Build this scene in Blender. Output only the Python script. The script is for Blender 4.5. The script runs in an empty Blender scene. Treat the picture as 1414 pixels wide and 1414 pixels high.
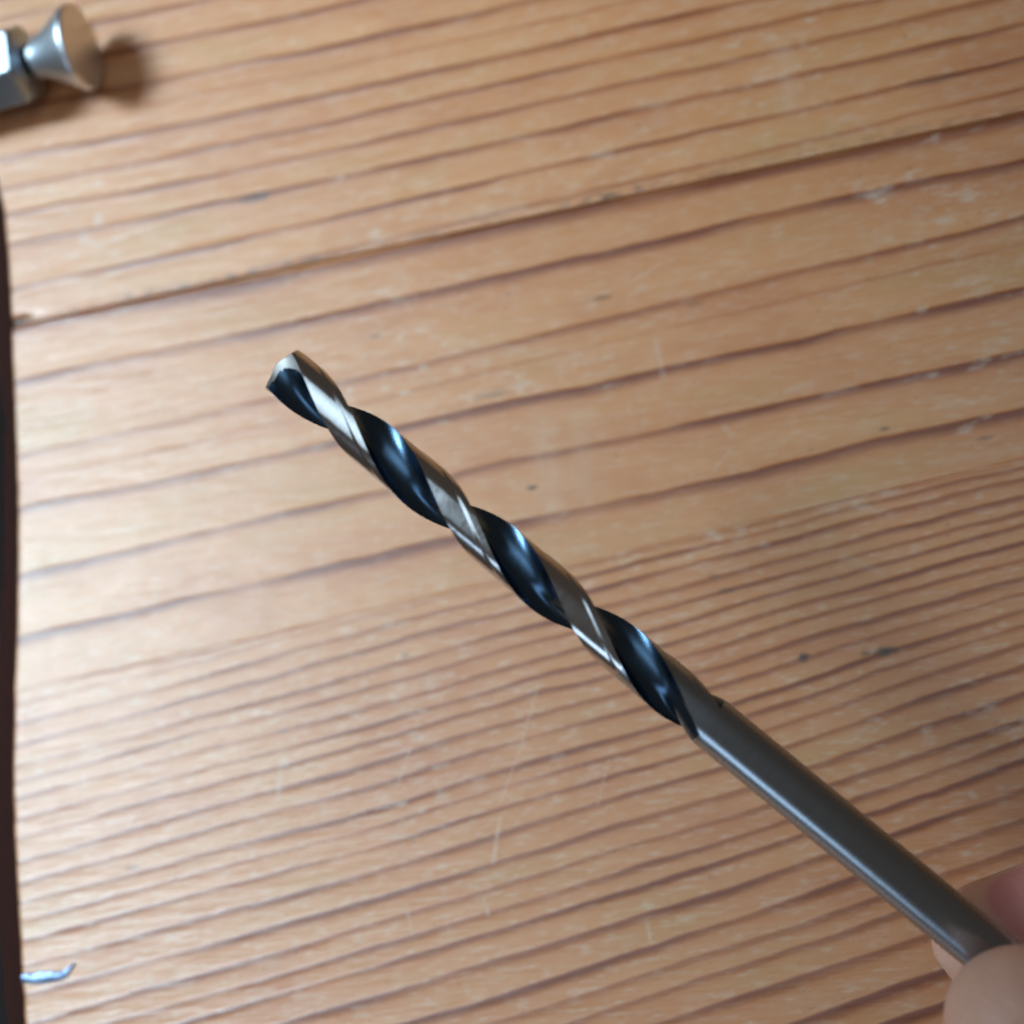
import bpy, bmesh, math, random
import numpy as np
from mathutils import Vector, Matrix, noise as mnoise

random.seed(4)
rng = np.random.default_rng(11)
SC = bpy.context.scene
COL = SC.collection

# ------------------------------------------------------------------ camera
FPX = 707.0 / math.tan(math.radians(17.5))           # focal length in photo pixels (1414 px frame)
TILT = math.radians(20.0)
LEAN = Vector((math.cos(math.radians(141)), math.sin(math.radians(141)), 0))
FWD = (LEAN * math.sin(TILT) + Vector((0, 0, -1)) * math.cos(TILT)).normalized()
Q = Vector((0, 0, -1)).rotation_difference(FWD)
CAM_LOC = -FWD * 0.322
cam_data = bpy.data.cameras.new("camera")
cam = bpy.data.objects.new("camera", cam_data)
COL.objects.link(cam)
cam.location = CAM_LOC
cam.rotation_mode = 'QUATERNION'
cam.rotation_quaternion = Q
cam_data.sensor_width = 36.0
cam_data.lens = 18.0 / math.tan(math.radians(17.5))
cam_data.clip_start = 0.005
cam_data.clip_end = 20.0
cam_data.dof.use_dof = True
cam_data.dof.focus_distance = 0.270
cam_data.dof.aperture_fstop = 10.5
SC.camera = cam

# ------------------------------------------------------------------ light
world = bpy.data.worlds.new("World")
SC.world = world
world.use_nodes = True
bg = world.node_tree.nodes["Background"]
bg.inputs["Color"].default_value = (1.0, 0.76, 0.60, 1)
bg.inputs["Strength"].default_value = 0.07


def area(name, loc, target, sx, sy, power, color, spread=180, along=None):
    d = bpy.data.lights.new(name, 'AREA')
    d.shape = 'RECTANGLE'
    d.size, d.size_y = sx, sy
    d.energy = power
    d.color = color
    d.spread = math.radians(spread)
    o = bpy.data.objects.new(name, d)
    COL.objects.link(o)
    o.location = loc
    zz = (Vector(loc) - Vector(target)).normalized()
    yy = Vector(along) if along else Vector((0, 0, 1))
    yy = (yy - zz * yy.dot(zz)).normalized()
    xx = yy.cross(zz)
    o.rotation_euler = Matrix((xx, yy, zz)).transposed().to_euler()
    return o


# tall window to the upper left, a narrow rooflight overhead, a far window low behind the hand
area("window_light", (-0.50, 0.08, 0.50), (-0.135, 0.015, 0.0), 0.66, 0.30, 0.86, (0.64, 0.86, 1.0), spread=27)
area("rooflight", (0.0, -0.02, 0.62), (-0.13, 0.09, 0.0), 0.17, 0.90, 0.40, (0.70, 0.88, 1.0), spread=105, along=(0.63, 0.77, 0))
area("far_window_light", (-0.50, -1.05, 0.46), (0.0, 0.0, 0.05), 0.45, 0.35, 1.3, (0.62, 0.80, 1.0))

vs = SC.view_settings
vs.view_transform = 'Standard'
vs.look = 'None'
vs.exposure = 0.0
vs.gamma = 1.0
vs.use_curve_mapping = False

# ------------------------------------------------------------------ helpers
RQ = Q.to_matrix()


def at_depth(px, py, d):
    return CAM_LOC + RQ @ Vector(((px - 707) / FPX * d, -(py - 707) / FPX * d, -d))


def on_plane(px, py, z=0.0):
    r = RQ @ Vector(((px - 707) / FPX, -(py - 707) / FPX, -1))
    return CAM_LOC + r * ((z - CAM_LOC.z) / r.z)


def tag(o, label=None, cat=None, kind=None, group=None):
    if label: o["label"] = label
    if cat: o["category"] = cat
    if kind: o["kind"] = kind
    if group: o["group"] = group
    return o


def empty(name, loc, rot=None):
    o = bpy.data.objects.new(name, None)
    o.empty_display_size = 0.01
    COL.objects.link(o)
    o.location = loc
    if rot is not None:
        o.rotation_mode = 'QUATERNION'
        o.rotation_quaternion = rot
    return o


def link(name, me, mats, parent=None):
    o = bpy.data.objects.new(name, me)
    COL.objects.link(o)
    for m in (mats if isinstance(mats, (list, tuple)) else [mats]):
        me.materials.append(m)
    if parent is not None:
        o.parent = parent
    return o


def shade(me, deg=None):
    me.polygons.foreach_set("use_smooth", [True] * len(me.polygons))
    if deg is not None:
        me.set_sharp_from_angle(angle=math.radians(deg))
    me.update()


def grid_mesh(name, V, nu, nv, wrap_u=False):
    """V: (nv, nu, 3) array -> quad mesh"""
    me = bpy.data.meshes.new(name)
    me.vertices.add(nu * nv)
    me.vertices.foreach_set("co", V.reshape(-1).astype(np.float32))
    idx = np.arange(nu * nv).reshape(nv, nu)
    if wrap_u:
        nxt = np.roll(idx, -1, axis=1)
    else:
        nxt = idx[:, 1:]
        idx = idx[:, :-1]
    a, b, c, d = idx[:-1], nxt[:-1], nxt[1:], idx[1:]
    F = np.stack([a, b, c, d], -1).reshape(-1, 4)
    me.loops.add(F.size)
    me.loops.foreach_set("vertex_index", F.reshape(-1).astype(np.int32))
    me.polygons.add(len(F))
    me.polygons.foreach_set("loop_start", (np.arange(len(F)) * 4).astype(np.int32))
    me.polygons.foreach_set("loop_total", np.full(len(F), 4, np.int32))
    me.update(calc_edges=True)
    return me


_tabs = {}


def vnoise(x, y, seed=0):
    """smooth value noise on arrays, range 0..1"""
    if seed not in _tabs:
        _tabs[seed] = np.random.default_rng(1000 + seed).random((256, 256))
    T = _tabs[seed]
    xi, yi = np.floor(x).astype(int), np.floor(y).astype(int)
    fx, fy = x - xi, y - yi
    fx, fy = fx * fx * (3 - 2 * fx), fy * fy * (3 - 2 * fy)
    g = lambda i, j: T[(xi + i) % 256, (yi + j) % 256]
    return (g(0, 0) * (1 - fx) + g(1, 0) * fx) * (1 - fy) + (g(0, 1) * (1 - fx) + g(1, 1) * fx) * fy


def fbm(x, y, seed=0, octv=4):
    s, a, tot = 0, 1.0, 0
    for k in range(octv):
        s = s + a * vnoise(x * 2 ** k, y * 2 ** k, seed + k)
        tot += a
        a *= 0.55
    return s / tot


# ------------------------------------------------------------------ materials
class NT:
    def __init__(self, name):
        self.m = bpy.data.materials.new(name)
        self.m.use_nodes = True
        self.t = self.m.node_tree
        self.b = self.t.nodes["Principled BSDF"]

    def n(self, typ, **kw):
        nd = self.t.nodes.new(typ)
        for k, v in kw.items():
            if k in nd.inputs:
                nd.inputs[k].default_value = v
            else:
                setattr(nd, k, v)
        return nd

    def l(self, a, b):
        self.t.links.new(a, b)

    def mix(self, fac, a, b, mode='MIX'):
        nd = self.t.nodes.new("ShaderNodeMix")
        nd.data_type = 'RGBA'
        nd.blend_type = mode
        for v, i in ((fac, 0), (a, 6), (b, 7)):
            if hasattr(v, "is_output"):
                self.l(v, nd.inputs[i])
            elif i == 0:
                nd.inputs[i].default_value = v
            else:
                nd.inputs[i].default_value = (*v, 1)
        return nd.outputs[2]

    def math(self, op, a, b=0.0, clamp=False):
        nd = self.t.nodes.new("ShaderNodeMath")
        nd.operation = op
        nd.use_clamp = clamp
        for v, i in ((a, 0), (b, 1)):
            if hasattr(v, "is_output"):
                self.l(v, nd.inputs[i])
            else:
                nd.inputs[i].default_value = v
        return nd.outputs[0]

    def attr(self, name):
        nd = self.t.nodes.new("ShaderNodeAttribute")
        nd.attribute_name = name
        return nd.outputs["Fac"]

    def ntex(self, vec, scale, detail=3, rough=0.5):
        nd = self.t.nodes.new("ShaderNodeTexNoise")
        nd.inputs["Scale"].default_value = scale
        nd.inputs["Detail"].default_value = detail
        nd.inputs["Roughness"].default_value = rough
        self.l(vec, nd.inputs["Vector"])
        return nd.outputs["Fac"]

    def mapped(self, sx, sy, sz):
        tc = self.t.nodes.new("ShaderNodeTexCoord")
        mp = self.t.nodes.new("ShaderNodeMapping")
        mp.inputs["Scale"].default_value = (sx, sy, sz)
        self.l(tc.outputs["Object"], mp.inputs["Vector"])
        return mp.outputs["Vector"]


def wood_material():
    w = NT("worn_pine")
    late, dirt, pale, tone = w.attr("late"), w.attr("dirt"), w.attr("pale"), w.attr("tone")
    fib = w.ntex(w.mapped(60, 1400, 300), 1.0, 4, 0.6)           # fibres along the grain
    blotch = w.ntex(w.mapped(180, 260, 200), 1.0, 4, 0.6)
    early = w.mix(tone, (0.59, 0.228, 0.082), (0.70, 0.322, 0.132))
    early = w.mix(w.math('MULTIPLY', fib, 0.35), early, (0.46, 0.19, 0.070))
    bl = w.math('MULTIPLY', w.math('SUBTRACT', blotch, 0.5, True), 1.2, True)
    early = w.mix(bl, early, (0.70, 0.43, 0.25))
    stain = w.ntex(w.mapped(22, 48, 30), 1.0, 3, 0.55)
    early = w.mix(w.math('MULTIPLY', w.math('SUBTRACT', stain, 0.52, True), 3.0, True), early, (0.52, 0.285, 0.10))
    early = w.mix(w.math('MULTIPLY', w.math('SUBTRACT', 0.46, stain, True), 3.5, True), early, (0.50, 0.165, 0.062))
    halo = w.math('MULTIPLY', late, 2.2, True)
    core = w.math('MULTIPLY', w.math('SUBTRACT', late, 0.30, True), 1.4, True)
    c = w.mix(w.math('MULTIPLY', halo, 0.75), early, (0.46, 0.140, 0.036))
    c = w.mix(core, c, (0.205, 0.043, 0.009))
    c = w.mix(pale, c, (0.68, 0.56, 0.45))
    c = w.mix(dirt, c, (0.045, 0.034, 0.028))
    w.l(c, w.b.inputs["Base Color"])
    r = w.math('ADD', w.math('MULTIPLY', blotch, 0.20), 0.31)
    w.l(r, w.b.inputs["Roughness"])
    w.b.inputs["Specular IOR Level"].default_value = 0.5
    w.b.inputs["Coat Weight"].default_value = 0.6
    w.b.inputs["Coat Roughness"].default_value = 0.41
    bp = w.n("ShaderNodeBump", Strength=0.5, Distance=0.00028)
    h = w.math('ADD', w.math('MULTIPLY', fib, 0.6), w.math('MULTIPLY', blotch, 0.7))
    w.l(h, bp.inputs["Height"])
    w.l(bp.outputs[0], w.b.inputs["Normal"])
    return w.m


def steel(name, col, rough, grind=None, var=0.06, wobble=0.0):
    w = NT(name)
    w.b.inputs["Metallic"].default_value = 1.0
    n1 = w.ntex(w.mapped(*(grind or (900, 900, 900))), 1.0, 3, 0.6)
    c = w.mix(w.math('MULTIPLY', n1, 0.5), col, tuple(x * 0.72 for x in col))
    w.l(c, w.b.inputs["Base Color"])
    r = w.math('ADD', w.math('MULTIPLY', w.math('SUBTRACT', n1, 0.5), var * 2), rough)
    w.l(r, w.b.inputs["Roughness"])
    bp = w.n("ShaderNodeBump", Strength=0.10, Distance=0.00004)
    w.l(n1, bp.inputs["Height"])
    nrm_ = bp.outputs[0]
    if wobble:
        b2 = w.n("ShaderNodeBump", Strength=wobble, Distance=0.0002)
        w.l(w.ntex(w.mapped(420, 420, 300), 1.0, 2, 0.5), b2.inputs["Height"])
        w.l(nrm_, b2.inputs["Normal"])
        nrm_ = b2.outputs[0]
    w.l(nrm_, w.b.inputs["Normal"])
    return w.m


def skin_material():
    w = NT("skin")
    flush = w.attr("flush")
    v = w.mapped(1, 1, 1)
    blot = w.ntex(v, 160, 3, 0.6)
    c = w.mix(blot, (0.80, 0.475, 0.335), (0.84, 0.50, 0.40))
    c = w.mix(flush, c, (0.74, 0.30, 0.29))
    w.l(c, w.b.inputs["Base Color"])
    w.b.inputs["Roughness"].default_value = 0.5
    w.b.inputs["Subsurface Weight"].default_value = 0.35
    w.b.inputs["Subsurface Radius"].default_value = (1.0, 0.35, 0.18)
    w.b.inputs["Subsurface Scale"].default_value = 0.002
    cr = w.n("ShaderNodeTexVoronoi", Scale=1000.0)
    w.l(v, cr.inputs["Vector"])
    bp = w.n("ShaderNodeBump", Strength=0.30, Distance=0.00025)
    w.l(w.math('ADD', cr.outputs["Distance"], w.ntex(v, 700, 2)), bp.inputs["Height"])
    w.l(bp.outputs[0], w.b.inputs["Normal"])
    return w.m


def simple(name, c1, c2, scale, rough, spec=0.4):
    w = NT(name)
    n1 = w.ntex(w.mapped(1, 1, 1), scale, 4, 0.6)
    w.l(w.mix(n1, c1, c2), w.b.inputs["Base Color"])
    w.b.inputs["Roughness"].default_value = rough
    w.b.inputs["Specular IOR Level"].default_value = spec
    bp = w.n("ShaderNodeBump", Strength=0.3, Distance=0.0003)
    w.l(n1, bp.inputs["Height"])
    w.l(bp.outputs[0], w.b.inputs["Normal"])
    return w.m


M_WOOD = wood_material()
M_LAND = steel("ground_steel", (0.58, 0.61, 0.64), 0.19, (300, 300, 2500), wobble=0.22)
M_FLUTE = steel("dark_steel_blue_reflection", (0.075, 0.135, 0.215), 0.27, (500, 500, 500), wobble=0.12)  # oxide-dark flutes, with the blue reflection put into the base colour
M_SHANK = steel("dull_shank_steel", (0.40, 0.47, 0.54), 0.28, (60, 60, 3200), wobble=0.12)
M_POINT = steel("fresh_ground_point", (0.86, 0.85, 0.83), 0.58, (700, 700, 700))
M_CHROME = steel("polished_steel", (0.80, 0.87, 0.95), 0.38, (500, 500, 500))
M_BODY = steel('satin_steel_blue_reflection', (0.46, 0.58, 0.70), 0.36)  # plain steel; blue window reflection on the facets tinted into its colour
M_DARK = steel('gap_shade_steel', (0.03, 0.03, 0.032), 0.5)  # neck coloured black to paint the shade between head and body
M_SKIN = skin_material()
M_NAIL = simple("fingernail", (0.66, 0.36, 0.31), (0.70, 0.42, 0.36), 200, 0.3)
M_EDGE = simple("dark_edge_wood", (0.020, 0.006, 0.004), (0.036, 0.010, 0.006), 400, 0.8, 0.1)
M_FLOOR = simple("grey_felt", (0.09, 0.085, 0.09), (0.16, 0.155, 0.165), 60, 0.95, 0.1)
M_SHAVE = steel("blue_tempered_shaving", (0.20, 0.27, 0.40), 0.45)

# ------------------------------------------------------------------ table
XS = np.array([105, 350, 700, 1050, 1339], float)
# each row: photo heights of one growth ring at the five stations, strength, fade width (mm)
RINGS_TOP = [
    (3, -48, -125, -205, -275, .6, .9), (34, -10, -90, -165, -235, .65, .9), (81, 32, -45, -122, -190, .7, .9),
    (133, 83, 10, -70, -140, .7, .9), (163, 113, 42, -38, -105, .3, .5), (200, 149, 76, -3, -70, .7, 1.0),
    (242, 190, 114, 34, -32, .65, .9), (280, 229, 154, 73, 5, .7, .9), (321, 272, 193, 115, 48, .75, .9),
    (382, 326, 244, 166, 95, .75, .7), (428, 375, 296, 205, 141, .45, .6)]
RINGS_MID = [
    (436, 387, 314, 232, 176, .95, 1.5), (512, 451, 382, 302, 233, .85, 1.3), (614, 555, 474, 390, 317, .75, 1.0),
    (652, 589, 508, 425, 352, .33, .4), (691, 631, 560, 482, 413, .9, 1.1), (777, 714, 641, 567, 499, .85, 1.1),
    (864, 803, 725, 652, 580, .9, 1.2)]
RINGS_LOW = [
    (938, 884, 801, 725, 650, .4, .3), (956, 891, 808, 728, 655, .35, .3), (980, 915, 823, 738, 664, .6, .5),
    (1007, 944, 848, 753, 684, .7, .6), (1036, 973, 876, 781, 708, .7, .6), (1058, 995, 898, 806, 728, .65, .5),
    (1083, 1017, 928, 828, 748, .65, .5), (1110, 1046, 949, 852, 772, .7, .5), (1136, 1065, 973, 876, 793, .6, .5),
    (1168, 1097, 1002, 901, 820, .75, .6), (1197, 1129, 1029, 927, 842, .65, .6), (1224, 1165, 1063, 955, 869, .75, .6),
    (1250, 1187, 1088, 977, 891, .6, .5), (1277, 1216, 1116, 1003, 918, .65, .6), (1314, 1253, 1148, 1038, 946, .75, .7),
    (1353, 1295, 1187, 1073, 985, .75, .8), (1394, 1329, 1222, 1110, 1019, .75, .7), (1424, 1363, 1255, 1141, 1048, .75, .7),
    (1452, 1391, 1284, 1168, 1077, .75, .7), (1490, 1431, 1324, 1209, 1117, .8, .9), (1538, 1479, 1372, 1255, 1158, .85, 1.0),
    (1573, 1514, 1407, 1290, 1199, .8, .9), (1605, 1546, 1439, 1321, 1230, .8, .9), (1647, 1588, 1481, 1362, 1275, .85, 1.1),
    (1710, 1652, 1545, 1425, 1331, .9, 1.2), (1755, 1697, 1590, 1470, 1379, .9, 1.2)]
J1 = (430, 382, 309, 227, 171)
J2 = (934, 879, 796, 720, 645)

pA, pB = on_plane(105, 430), on_plane(1339, 171)
ES = (pB - pA).normalized()
ET = Vector((-ES.y, ES.x, 0))
TABLE_ROT = math.atan2(ES.y, ES.x)


def st(px, py):
    p = on_plane(px, py)
    return p.dot(ES), p.dot(ET)


def fit(ys, deg=2):
    P = np.array([st(x, y) for x, y in zip(XS, ys)])
    return np.polyfit(P[:, 0], P[:, 1], deg), P[0, 0], P[-1, 0]


def ev(f, s):
    c, a, b = f
    sc = np.clip(s, a - 0.02, b + 0.02)
    d = np.polyder(c)
    return np.polyval(c, sc) + (s - sc) * np.polyval(d, sc)


F1, F2 = fit(J1, 1), fit(J2, 1)
EDGE = np.array([st(x, y) for x, y in
                 [(-60, 60), (-12, 220), (4, 290), (13, 400), (18, 560), (23, 700), (22, 820), (18, 950), (16, 1080), (20, 1200), (27, 1320), (33, 1414)]])
EDGE = EDGE[np.argsort(EDGE[:, 1])]


def edge_s(t):
    return np.interp(t, EDGE[:, 1], EDGE[:, 0]) + 0.0003 * (vnoise(t * 300, t * 0 + 3.3, 60) - 0.5)


SPOTS = [  # photo x, y, half length along grain (mm), half width (mm), strength
    (352, 273, 3.4, 1.0, .85), (735, 673, 1.1, .45, .9), (1110, 908, 1.0, .8, .9), (1222, 899, 1.9, .8, .95), (1196, 902, .9, .5, .6),
    (182, 1199, 1.5, .4, .6), (519, 464, 1.2, .5, .5), (832, 411, 2.4, .5, .5), (680, 545, 3.5, .8, .35), (985, 796, 1.2, .35, .5),
    (1222, 592, 1.0, .4, .7), (1004, 815, 1.6, .5, .4), (560, 905, .8, .4, .5), (390, 1010, 1.4, .4, .4), (303, 1032, 1.0, .35, .45),
    (960, 420, 2.0, .6, .3), (1360, 605, 1.4, .4, .5), (1290, 110, 5.0, .9, .35), (80, 165, 2.0, .8, .3)]
PALES = [  # x0,y0,x1,y1, half width mm, strength
    (750, 590, 762, 700, 3.0, .24), (800, 575, 806, 680, 2.6, .20), (1080, 70, 1090, 145, 2.2, .28), (905, 470, 916, 520, .6, .4),
    (980, 735, 992, 742, .8, .6), (743, 948, 716, 1040, .22, .55), (716, 1040, 690, 1110, .2, .5), (690, 1130, 681, 1190, .35, .6),
    (892, 1268, 897, 1300, .25, .65), (566, 1035, 548, 1085, .2, .5), (388, 1050, 384, 1100, .6, .55), (392, 1050, 393, 1052, 1.0, .7),
    (668, 1243, 674, 1262, .3, .6), (1010, 620, 985, 650, .25, .4), (870, 390, 910, 365, .3, .35), (1280, 640, 1414, 618, .5, .25),
    (1130, 700, 1190, 690, .9, .3), (640, 300, 720, 285, 1.2, .3), (1340, 1096, 1347, 1100, .5, .6), (560, 1250, 570, 1290, .3, .35),
    (160, 1320, 250, 1296, .15, .6), (520, 640, 600, 610, .2, .25), (1000, 590, 1010, 600, .5, .5), (1170, 770, 1215, 790, .8, .22),
    (840, 1050, 826, 1110, .18, .45), (1085, 540, 1120, 530, .8, .3), (1140, 545, 1180, 533, .9, .3)]


def axis_samples(lo, hi, step, f0, f1, coarse):
    """fine steps between f0 and f1, growing steps outside"""
    a = list(np.arange(f0, f1, step))
    s, x = coarse, f1
    while x < hi:
        a.append(x); x += s; s *= 1.12
    a.append(hi)
    s, x = coarse, f0 - coarse
    pre = []
    while x > lo:
        pre.append(x); x -= s; s *= 1.12
    if lo < f0: pre.append(lo)
    return np.array(pre[::-1] + a)


corn = np.array([st(x, y) for x, y in [(0, 0), (1414, 0), (1414, 1414), (0, 1414)]])
S_HI, T_HI, T_LO = corn[:, 0].max(), corn[:, 1].max(), corn[:, 1].min()


def build_plank(rings, lo_f, hi_f, parent, t_step, seed, warm, groove_lo, groove_hi):
    # lo_f / hi_f: functions s -> border height t
    s_mid = 0.0
    tl, th = float(lo_f(np.array([0.0]))[0]), float(hi_f(np.array([0.0]))[0])
    fine_lo, fine_hi = max(tl, T_LO - 0.004), min(th, T_HI + 0.004)
    tv = axis_samples(tl, th, t_step, fine_lo, fine_hi, t_step * 2)
    v = np.unique(np.clip((tv - tl) / (th - tl), 0, 1))
    extra = np.array([0.00006, 0.00016, 0.0003, 0.0005]) / (th - tl)
    v = np.unique(np.concatenate([v, extra, 1 - extra]))
    s0m = EDGE[:, 0].mean()
    sv = axis_samples(s0m, S_HI + 0.20, 0.00052, s0m, S_HI + 0.004, 0.001)
    sv = np.unique(np.concatenate([sv, s0m + np.array([.00006, .00015, .00028])]))
    off = sv - s0m
    off_max = off.max()
    # plank grid
    SS = np.zeros((len(v), len(off)))
    TT = np.zeros_like(SS)
    for it in range(3):
        base = edge_s(TT[:, :1]) if it else np.full((len(v), 1), s0m)
        SS = base + off[None, :] * (1 - (base - s0m) / off_max)
        lo, hi = lo_f(SS), hi_f(SS)
        TT = lo + (hi - lo) * v[:, None]
    # ring evaluation with wobble
    wob = (fbm(SS / 0.035, TT / 0.02, seed, 3) - 0.5) * 0.0016 + (fbm(SS / 0.006, TT / 0.004, seed + 7, 3) - 0.5) * 0.00045
    Tw = TT + wob
    late = np.zeros_like(SS)
    fits = [(fit(r[:5]), r[5], r[6]) for r in rings]
    top_f, bot_f = fits[0][0], fits[-1][0]
    if th > T_HI + 0.01:
        for k in range(1, 45):
            fits.append((( top_f[0] + np.array([0, 0, .006 * k]), top_f[1], top_f[2]), .7, .9))
    if tl < T_LO - 0.01:
        for k in range(1, 45):
            fits.append(((bot_f[0] - np.array([0, 0, .0075 * k]), bot_f[1], bot_f[2]), .85, 1.1))
    for k, (f, amp, wl) in enumerate(fits):
        tk = ev(f, SS[0])[None, :] if False else ev(f, SS)
        d = Tw - tk
        a = amp * (0.62 + 0.75 * vnoise(SS / 0.018 + k * 7.7, SS * 0 + k, seed + 20))
        wl_ = wl * 1.6e-3 * (0.75 + 0.5 * vnoise(SS / 0.03 + k * 3.1, SS * 0 + k * 1.7, seed + 21))
        p = np.where(d > 0, np.exp(-(d / 0.00048) ** 2), 0.62 * np.exp(-(d / (wl_ * 0.75)) ** 2) + 0.38 * np.exp(d / (wl_ * 1.5)))
        late = np.maximum(late, a * p)
    late = np.clip(late * 1.12, 0, 1)
    # marks
    dirt = np.zeros_like(SS)
    for (x, y, a_, b_, k_) in SPOTS:
        s_, t_ = st(x, y)
        r = np.sqrt(((SS - s_) / (a_ * 1e-3)) ** 2 + ((TT - t_) / (b_ * 1e-3)) ** 2)
        r = r + 0.7 * (fbm(SS / 0.0009, TT / 0.0005, seed + 31, 2) - 0.5)
        dirt = np.maximum(dirt, k_ * np.clip(1.35 - r, 0, 1) ** 0.8)
    pale = np.zeros_like(SS)
    for (x0, y0, x1, y1, w_, k_) in PALES:
        a_, b_ = np.array(st(x0, y0)), np.array(st(x1, y1))
        ab = b_ - a_
        u = np.clip(((SS - a_[0]) * ab[0] + (TT - a_[1]) * ab[1]) / (ab @ ab + 1e-12), 0, 1)
        d = np.hypot(SS - a_[0] - u * ab[0], TT - a_[1] - u * ab[1]) / (w_ * 1e-3)
        pale = np.maximum(pale, 0.7 * k_ * np.exp(-d ** 2) * (0.35 + 1.1 * fbm(SS / 0.0016, TT / 0.0011, seed + 33, 3)))
    # scattered scuffs
    sc_n = fbm(SS / 0.0040, TT / 0.0016, seed + 35, 4)
    zone = fbm(SS / 0.03, TT / 0.025, seed + 37, 2)
    pale = np.maximum(pale, np.clip((sc_n - 0.60) * 4.0, 0, 1) * np.clip((zone - 0.40) * 3, 0, 1) * 0.50)
    dash = fbm(SS / 0.0026, TT / 0.0007, seed + 39, 3)
    pale = np.maximum(pale, np.clip((dash - 0.55) * 3.0, 0, 1) * (0.42 if seed == 300 else 0.26) * (1 - late))
    fl = fbm(SS / 0.0013, TT / 0.0006, seed + 41, 2)
    dirt = np.maximum(dirt, np.clip((fl - 0.86) * 9, 0, 1) * 0.55)
    # grime caught along the upper joint
    dj = TT - ev(F1, SS)
    xa, xb = st(125, 405)[0], st(610, 330)[0]
    xc, xd = st(770, 290)[0], st(930, 250)[0]
    win = np.maximum(np.clip((SS - xa) / .01, 0, 1) * np.clip((xb - SS) / .04, 0, 1), np.clip((SS - xc) / .01, 0, 1) * np.clip((xd - SS) / .01, 0, 1))
    win = np.maximum(win, 0.35)
    g = fbm(SS / 0.0022, TT / 0.0012, seed + 43, 3)
    dirt = np.maximum(dirt, win * np.exp(-((dj - 0.0009) / 0.0011) ** 2) * np.clip((g - 0.40) * 3.2, 0, 1) * 0.8)
    dirt = np.maximum(dirt, np.exp(-(dj / 0.00022) ** 2) * (0.35 + 0.4 * win))
    notch = np.exp(-((SS - st(22, 446)[0]) / .004) ** 2) * np.exp(-((TT - st(22, 443)[1]) / .0011) ** 2)
    dirt = np.maximum(dirt, notch)
    ed = SS - edge_s(TT)
    dirt = np.maximum(dirt, 0.75 * np.exp(-ed / 0.0004))
    tone = np.clip(fbm(SS / 0.05, TT / 0.006, seed + 50, 4) * 1.2 - 0.1 + warm, 0, 1)
    # relief: hard late wood stands proud of the worn early wood
    Z = late * 0.00009 - 0.00009 + (fbm(SS / 0.01, TT / 0.0016, seed + 55, 3) - 0.5) * 0.00014
    dlo, dhi = TT - lo, hi - TT
    Z -= (groove_lo * np.exp(-dlo / 0.00022) + groove_hi * np.exp(-dhi / 0.00022)) + 0.0007 * np.exp(-ed / 0.0003) + 0.0012 * notch
    V = np.stack([SS, TT, Z], -1)
    # skirts down the sides
    A = [late, dirt, pale, tone]
    def skirt_rows(V, A):
        lo_r, hi_r = V[:1].copy(), V[-1:].copy()
        lo_r[..., 2] = -0.024; hi_r[..., 2] = -0.024
        return np.concatenate([lo_r, V, hi_r], 0), [np.concatenate([a[:1], a, a[-1:]], 0) for a in A]
    V, A = skirt_rows(V, A)
    l_c = V[:, :1].copy(); l_c[..., 2] = -0.024; l_c[..., 0] -= 0.0001
    r_c = V[:, -1:].copy(); r_c[..., 2] = -0.024
    V = np.concatenate([l_c, V, r_c], 1)
    A = [np.concatenate([a[:, :1], a, a[:, -1:]], 1) for a in A]
    nv, nu = V.shape[:2]
    me = grid_mesh("plank", V, nu, nv)
    for nm, a in zip(("late", "dirt", "pale", "tone"), A):
        at = me.attributes.new(nm, 'FLOAT', 'POINT')
        at.data.foreach_set("value", a.reshape(-1).astype(np.float32))
    shade(me, 50)
    return link("plank", me, M_WOOD, parent)


table = empty("table", (0, 0, 0))
table.rotation_euler = (0, 0, TABLE_ROT)
tag(table, "worn pine table top of glued boards with orange growth rings, under the drill", "table")
GAP = 0.00010
far_hi = lambda s: np.full_like(s, T_HI + 0.20)
far_lo = lambda s: np.full_like(s, T_LO - 0.20)
build_plank(RINGS_TOP, lambda s: ev(F1, s) + GAP, far_hi, table, 0.00026, 100, 0.10, 0.00045, 0.0)
build_plank(RINGS_MID, lambda s: ev(F2, s) + GAP * .1, lambda s: ev(F1, s) - GAP, table, 0.00022, 200, 0.05, 0.00005, 0.00045)
build_plank(RINGS_LOW, far_lo, lambda s: ev(F2, s) - GAP * .1, table, 0.00022, 300, -0.05, 0.0, 0.00005)

# dark strip along the end of the boards, a little below the surface
tt = np.linspace(EDGE[0, 1] - 0.05, EDGE[-1, 1] + 0.004, 160)
_yy = [1480, 1414, 1360, 1250, 1100, 900, 820, 720, 600, 570, 540, 500, 440, 200]
_ww = [.0062, .0052, .0058, .0066, .0068, .0062, .0050, .0046, .0042, .0032, .0042, .0052, .0064, .0064]
w_strip = np.interp(tt, np.array([st(20, y)[1] for y in _yy]), np.array(_ww))
prof = [(0.0004, -0.024), (0.0003, -0.0022), (-0.0002, -0.0016), (-0.5, -0.0014), (-0.85, -0.0018), (-1.0, -0.0032), (-1.0, -0.024)]
V = np.zeros((len(tt), len(prof), 3))
es = edge_s(tt)
wob = 0.0008 * (vnoise(tt * 260, tt * 0, 77) - 0.5)
for j, (a, z) in enumerate(prof):
    V[:, j, 0] = es + (a if a > -0.3 else a * (w_strip + wob))
    V[:, j, 1] = tt
    V[:, j, 2] = z
me = grid_mesh("edge_strip", V, len(prof), len(tt))
shade(me, 40)
link("edge_strip", me, M_EDGE, table)

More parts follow.
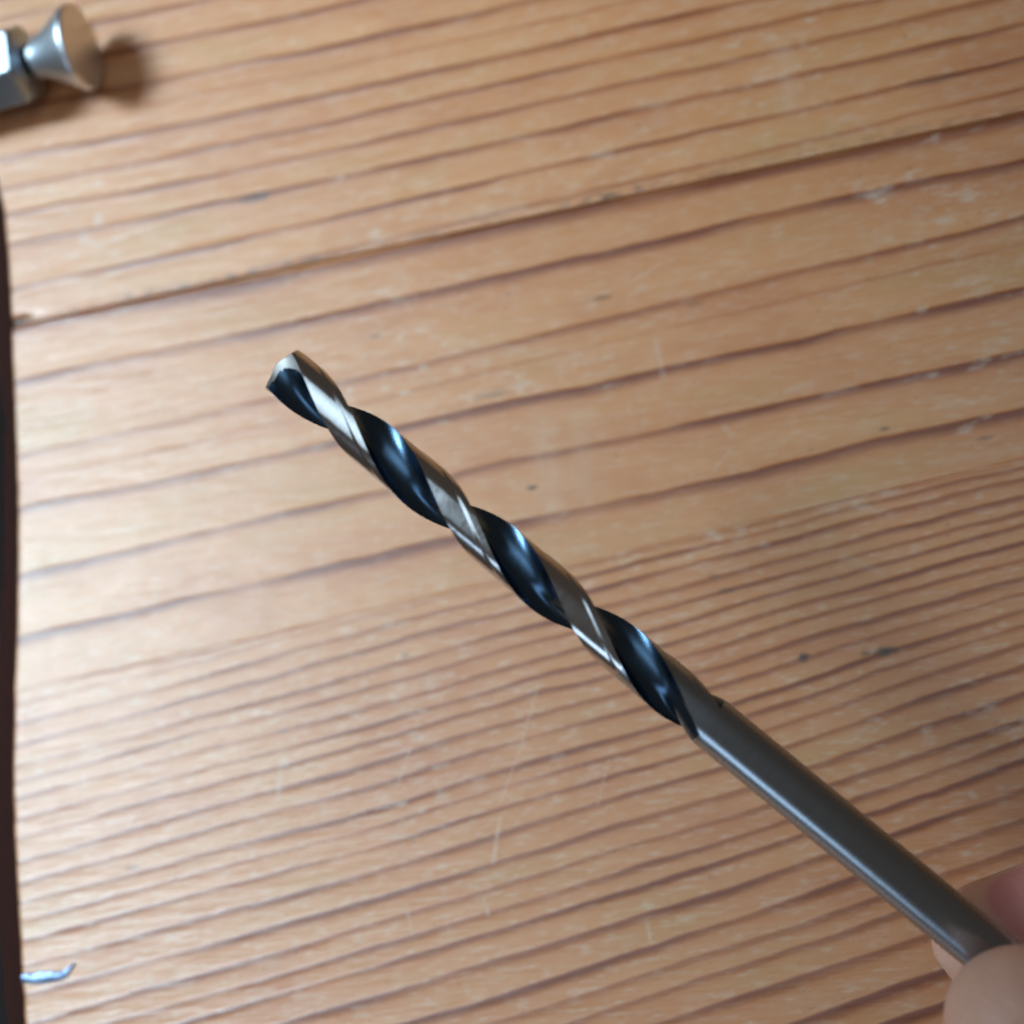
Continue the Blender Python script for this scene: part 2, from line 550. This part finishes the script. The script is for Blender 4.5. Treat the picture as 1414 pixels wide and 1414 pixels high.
# floor far below, glimpsed past the table end
fp = on_plane(0, 700, -0.42)
bmx = bmesh.new()
bmesh.ops.create_grid(bmx, x_segments=40, y_segments=40, size=0.6)
for vv in bmx.verts:
    vv.co.z = 0.004 * mnoise.noise(vv.co * 30)
mf = bpy.data.meshes.new("floor")
bmx.to_mesh(mf); bmx.free(); shade(mf)
fl = link("floor", mf, M_FLOOR)
fl.location = (fp.x - 0.35, fp.y, -0.42)
tag(fl, kind="structure")

# ------------------------------------------------------------------ drill bit
R = 0.0041
TIP = at_depth(391, 511, 0.255)
GRIP = at_depth(1306, 1265, 0.247)
AX = (GRIP - TIP).normalized()                       # from the point towards the shank
VIEW = (CAM_LOC - TIP)
VIEW = (VIEW - AX * VIEW.dot(AX)).normalized()        # towards the camera, square to the axis
SIDE = AX.cross(VIEW)                                 # completes the frame (x=VIEW, y=SIDE.., z=AX)
mat = Matrix((VIEW, SIDE, AX)).transposed()           # local x = VIEW, y = AX x VIEW, z = AX
drill = empty("drill_bit", GRIP, None)
drill.location = TIP
drill.rotation_mode = 'QUATERNION'
drill.rotation_quaternion = mat.to_quaternion()
tag(drill, "steel twist drill bit with two spiral flutes, pinched in the hand", "drill bit")


def px_to_len(px, py):
    """distance along the axis of the point whose picture lies nearest to a photo position"""
    best = min(np.linspace(0, 0.18, 1801), key=lambda l: (project(TIP + AX * l) - Vector((px, py))).length)
    return float(best)


def project(p):
    q = RQ.transposed() @ (p - CAM_LOC)
    return Vector((707 + q.x / -q.z * FPX, 707 - q.y / -q.z * FPX))


L1 = px_to_len(467, 575)                              # here a land faces the camera
L2 = px_to_len(636, 710)
L3 = px_to_len(805, 854)
HALF = (L3 - L1) / 2
L_END = px_to_len(948, 980)
LAND = math.radians(37)                               # half angle of a land
WEB = 0.24 * R
# flute section: hollow curve between the land corners, deepest towards the cutting side
hw, hh = R * math.cos(LAND), R * math.sin(LAND)


def flute_pt(u, u0=0.20):
    g = ((u - u0) / (1 - u0)) ** 2 if u > u0 else ((u0 - u) / (1 + u0)) ** 2
    x, y = hw * u, WEB + (hh - WEB) * g ** 1.15
    return math.atan2(x, y), math.hypot(x, y)


NTH = 144
NZ = 420
z_f = np.linspace(0.0, L_END + 0.0085, NZ)
angs = []
# denser sampling at land corners
for half in range(2):
    base = math.pi * half
    land = np.linspace(-LAND, LAND, 22)
    flute = np.linspace(-1, 1, 52)[1:-1]
    angs += [(base + a, 'L', a) for a in land] + [(base + math.pi / 2 + flute_pt(u)[0], 'F', u) for u in flute]
NTH = len(angs)


def sm(x):
    x = min(max(x, 0.0), 1.0)
    return x * x * (3 - 2 * x)


ROT_SIGN = 1.0                                        # right-hand helix


def twist(z):
    return ROT_SIGN * (z - L1) / HALF * math.pi


def section(z):
    """list of (theta, r, is_flute)"""
    out = []
    run = (z - (L_END - 0.0050)) / 0.0095
    depth = 1.0 - sm(run)
    thick = 1.0 - 0.10 * (z / L_END)                   # web thickens towards the shank
    for th, k, a in angs:
        if k == 'L':
            r = R
            # ground margin on the cutting side, rest of the land slightly relieved
            m = sm((-a - LAND * 0.45) / 0.06)
            r = R - 0.00012 * (1 - m) * depth
        else:
            r = R + (flute_pt(a)[1] - R) * depth * thick
        out.append((th, r, k == 'F'))
    return out


PT = math.tan(math.radians(20))                       # blunt, re-ground point
V = np.zeros((NZ, NTH, 3))
for i, z in enumerate(z_f):
    sec = section(z)
    for j, (th, r, isf) in enumerate(sec):
        V[i, j] = (r, th, z)
# point: first rings lifted to the cone, with lip relief behind each cutting edge
cone = lambda r: (R - r) * -PT
ZT = 0.0022
for j in range(NTH):
    r0 = V[0, j, 0]
    for i in range(NZ):
        z = V[i, j, 2]
        if z < ZT:
            V[i, j, 2] = z + cone(V[0, j, 0]) * (1 - z / ZT)
th = V[..., 1].copy()
for i in range(NZ):
    th[i] += np.array([twist(zz) for zz in V[i, :, 2]])
XYZ = np.stack([V[..., 0] * np.cos(th), V[..., 0] * np.sin(th), V[..., 2]], -1)
me = grid_mesh("fluted_section", XYZ, NTH, NZ, wrap_u=True)
isF = np.array([k == 'F' for _, k, _ in angs])
faceF = isF | np.roll(isF, -1)
mi = np.zeros((NZ - 1, NTH), np.int32)
mi[:, faceF] = 1
zc = V[:-1, :, 2]
mi[(zc > L_END + 0.0034) | ((zc > L_END - 0.012) & (mi == 0))] = 3
# gashed, freshly ground hollow at the cutting lip
for j in range(NTH):
    if isF[j]:
        a = -angs[j][2]             # +1 at the heel side, -1 at the lip
        lim = 0.0010 + 0.0007 * a + 0.0022 * max(0, a) ** 2
        mi[:, j][(zc[:, j] - zc[0, j]) < lim] = 2
me.polygons.foreach_set("material_index", mi.reshape(-1))
shade(me, 28)
# grid winding: make normals point outwards
bmx = bmesh.new(); bmx.from_mesh(me)
bmesh.ops.recalc_face_normals(bmx, faces=bmx.faces); bmx.to_mesh(me); bmx.free()
fluted = link("fluted_section", me, [M_LAND, M_FLUTE, M_POINT, M_SHANK], drill)

# the conical point that closes the end
rings = 14
C = np.zeros((rings, NTH, 3))
for i in range(rings):
    f = 1 - i / (rings - 1) * 0.97
    for j in range(NTH):
        r = V[0, j, 0] * f
        t0 = th[0, j]
        C[i, j] = (r * math.cos(t0), r * math.sin(t0), cone(r) - 0.0000)
me = grid_mesh("point", C, NTH, rings, wrap_u=True)
bmx = bmesh.new(); bmx.from_mesh(me)
bmx.verts.ensure_lookup_table()
bmx.faces.new([bmx.verts[(rings - 1) * NTH + j] for j in range(NTH)])
bmesh.ops.recalc_face_normals(bmx, faces=bmx.faces); bmx.to_mesh(me); bmx.free()
shade(me, 30)
link("point", me, M_POINT, drill)

# plain shank
zs = [L_END + 0.0080, L_END + 0.0088, L_END + 0.0094, L_END + 0.03, L_END + 0.05, 0.172, 0.1735, 0.174]
rs = [R * 0.999] * 6 + [R * 0.95, R * 0.80]
NS = 96
Sx = np.zeros((len(zs), NS, 3))
for i, (z, r) in enumerate(zip(zs, rs)):
    a = np.arange(NS) / NS * 2 * math.pi
    Sx[i] = np.stack([r * np.cos(a), r * np.sin(a), np.full(NS, z)], -1)
me = grid_mesh("shank", Sx, NS, len(zs), wrap_u=True)
bmx = bmesh.new(); bmx.from_mesh(me); bmx.verts.ensure_lookup_table()
bmx.faces.new([bmx.verts[(len(zs) - 1) * NS + j] for j in range(NS)])
bmesh.ops.recalc_face_normals(bmx, faces=bmx.faces); bmx.to_mesh(me); bmx.free()
shade(me, 35)
link("shank", me, M_SHANK, drill)

# ------------------------------------------------------------------ hand
_k = np.arange(420) + 0.5
_ph = np.arccos(1 - 2 * _k / 420)
_th = math.pi * (1 + 5 ** 0.5) * _k
BALL = np.stack([np.cos(_th) * np.sin(_ph), np.sin(_th) * np.sin(_ph), np.cos(_ph)], -1)


def capsule(bm, a, b, ra, rb):
    """tapered round-ended segment: the hull of two balls"""
    t_ = bmesh.new()
    for p, r in ((a, ra), (b, rb)):
        for q in BALL * r + np.array(p):
            t_.verts.new(q)
    h = bmesh.ops.convex_hull(t_, input=t_.verts[:])
    dead = [v_ for v_ in t_.verts if not v_.link_faces]
    bmesh.ops.delete(t_, geom=dead, context='VERTS')
    m_ = bpy.data.meshes.new("tmp")
    t_.to_mesh(m_); t_.free()
    bm.from_mesh(m_)
    bpy.data.meshes.remove(m_)


def chain(bm, pts):
    for (p, r), (q, s) in zip(pts[:-1], pts[1:]):
        capsule(bm, p, q, r, s)


P = at_depth
HAND = bmesh.new()
index = [(P(1366, 1296, .2590), .0089), (P(1400, 1283, .2600), .0091), (P(1520, 1240, .2600), .0092), (P(1720, 1260, .2480), .0098), (P(2010, 1560, .2180), .0125)]
thumb = [(P(1408, 1411, .2345), .0108), (P(1455, 1452, .2330), .0115), (P(1600, 1580, .2270), .0108), (P(1800, 1760, .2200), .0125), (P(2120, 1960, .2080), .0180)]
middle = [(P(1560, 1400, .2540), .0085), (P(1680, 1330, .2580), .0090), (P(1860, 1340, .2420), .0098), (P(2120, 1650, .2130), .0125)]
ring = [(P(1680, 1500, .2440), .0082), (P(1800, 1420, .2490), .0086), (P(1980, 1450, .2330), .0094), (P(2210, 1760, .2080), .0120)]
little = [(P(1800, 1600, .2350), .0070), (P(1900, 1530, .2390), .0074), (P(2080, 1580, .2250), .0082), (P(2300, 1870, .2040), .0110)]
for ch in (index, thumb, middle, ring, little):
    chain(HAND, ch)
wrist = P(2560, 2260, .1820)
for ch in (index, middle, ring, little, thumb):
    capsule(HAND, ch[-1][0], wrist, ch[-1][1] * 1.05, .0200)
capsule(HAND, wrist, P(3300, 2900, .1500), .0235, .0310)
hm = bpy.data.meshes.new("hand_raw")
HAND.to_mesh(hm); HAND.free()
tmp = bpy.data.objects.new("hand_raw", hm)
COL.objects.link(tmp)
rm = tmp.modifiers.new("r", 'REMESH'); rm.mode = 'VOXEL'; rm.voxel_size = 0.0007
smm = tmp.modifiers.new("s", 'SMOOTH'); smm.factor = 0.5; smm.iterations = 10
dg = bpy.context.evaluated_depsgraph_get()
hme = bpy.data.meshes.new_from_object(tmp.evaluated_get(dg))
bpy.data.objects.remove(tmp)
hme.name = "hand"
co = np.zeros(len(hme.vertices) * 3, np.float32)
hme.vertices.foreach_get("co", co)
co = co.reshape(-1, 3)
fl_c = np.array(P(1425, 1235, .2530))
d = np.linalg.norm((co - fl_c), axis=1)
flush = np.clip((0.0076 - d) / 0.0012, 0, 1) * 0.9
at = hme.attributes.new("flush", 'FLOAT', 'POINT')
at.data.foreach_set("value", flush.astype(np.float32))
# finger ridges and folds as slight relief along the normal
nrm = np.zeros(len(hme.vertices) * 3, np.float32)
hme.vertices.foreach_get("normal", nrm)
nrm = nrm.reshape(-1, 3)
und = (fbm(co[:, 0] / 0.004 + 31, co[:, 1] / 0.004 + co[:, 2] / 0.005 + 17, 400, 2) - 0.5) * 0.0006
co = co + nrm * und[:, None]
hme.vertices.foreach_set("co", co.reshape(-1).astype(np.float32))
shade(hme)
hand = link("hand", hme, M_SKIN)
tag(hand, "bare hand with thumb and forefinger pinching the drill shank", "hand")

# ------------------------------------------------------------------ bolt lying at the corner
bz = 0.0098
B0 = on_plane(114, 64, bz)                             # middle of the head's face
B1 = on_plane(-120, 128, bz)
bx = (B0 - B1).normalized()
by = Vector((0, 0, 1)).cross(bx)
bolt = empty("metal_bolt", (B0.x, B0.y, 0.0))
bolt.rotation_euler = (0, 0, math.atan2(bx.y, bx.x))
tag(bolt, "shiny steel bolt with flared conical head, lying on the table near the dark edge", "bolt")
BR = 0.0096


def lathe(name, prof, mat_, parent, n=64, deg=30, z0=bz):
    A_ = np.zeros((len(prof), n, 3))
    ang = np.arange(n) / n * 2 * math.pi
    for i, (x, r) in enumerate(prof):
        A_[i] = np.stack([np.full(n, x), r * np.cos(ang), z0 + r * np.sin(ang)], -1)
    me_ = grid_mesh(name, A_, n, len(prof), wrap_u=True)
    b_ = bmesh.new(); b_.from_mesh(me_); b_.verts.ensure_lookup_table()
    b_.faces.new([b_.verts[j] for j in range(n)])
    b_.faces.new([b_.verts[(len(prof) - 1) * n + j] for j in range(n)])
    bmesh.ops.recalc_face_normals(b_, faces=b_.faces); b_.to_mesh(me_); b_.free()
    shade(me_, deg)
    return link(name, me_, mat_, parent)


lathe("head", [(0.0, BR * .95), (-0.0003, BR * .985), (-0.0008, BR), (-0.0014, BR * .985), (-0.0036, BR * .85), (-0.0062, BR * .69),
               (-0.0086, BR * .56), (-0.0104, BR * .48), (-0.0116, BR * .45)], M_CHROME, bolt)
lathe("neck", [(-0.0115, BR * .36), (-0.0165, BR * .36)], M_DARK, bolt)
# chamfered six-sided body
hb = bmesh.new()
prev = None
for x, r in [(-0.0132, .0064), (-0.0144, .0086), (-0.0150, .0092), (-0.060, .0092), (-0.0606, .0088)]:
    ringv = [hb.verts.new((x, r * math.cos(a), bz - 0.0004 + r * math.sin(a))) for a in [math.radians(60 * k + 8) for k in range(6)]]
    if prev:
        for k in range(6):
            hb.faces.new((prev[k], prev[(k + 1) % 6], ringv[(k + 1) % 6], ringv[k]))
    else:
        hb.faces.new(ringv)
    prev = ringv
hb.faces.new(prev)
bmesh.ops.recalc_face_normals(hb, faces=hb.faces)
bmesh.ops.bevel(hb, geom=[e for e in hb.edges], offset=0.0003, segments=2, affect='EDGES')
me = bpy.data.meshes.new("hex_body")
hb.to_mesh(me); hb.free(); shade(me, 40)
link("hex_body", me, M_BODY, bolt)

# ------------------------------------------------------------------ curled shaving by the edge
pts = [(30, 1352), (38, 1350), (46, 1352), (55, 1349), (63, 1351), (71, 1348), (79, 1349), (86, 1346), (91, 1344), (97, 1337), (104, 1330)]
ww = [.0007, .0012, .0009, .0014, .0010, .0012, .0008, .0009, .0006, .0004, .0002]
base = on_plane(60, 1350)
V = np.zeros((len(pts), 5, 3))
for i, ((x, y), w_) in enumerate(zip(pts, ww)):
    p = on_plane(x, y)
    x2, y2 = pts[min(i + 1, len(pts) - 1)]
    x1, y1 = pts[max(i - 1, 0)]
    dd = (on_plane(x2, y2) - on_plane(x1, y1)).normalized()
    nn = Vector((-dd.y, dd.x, 0))
    for j, u in enumerate((-1, -.5, 0, .5, 1)):
        q = p - base + nn * (u * w_)
        V[i, j] = (q.x, q.y, 0.00012 + 0.00032 * (w_ / .0010) * (1 - (u - .2) ** 2 * .62) + 0.00012 * math.sin(i * 1.3 + u))
me = grid_mesh("metal_shaving", V, 5, len(pts))
shade(me)
sh = link("metal_shaving", me, M_SHAVE)
sh.location = (base.x, base.y, 0)
so = sh.modifiers.new("thickness", 'SOLIDIFY'); so.thickness = 0.00012
ss = sh.modifiers.new("smooth", 'SUBSURF'); ss.levels = 2; ss.render_levels = 2
tag(sh, "small curled bluish shaving lying on the wood beside the dark strip", "shaving")
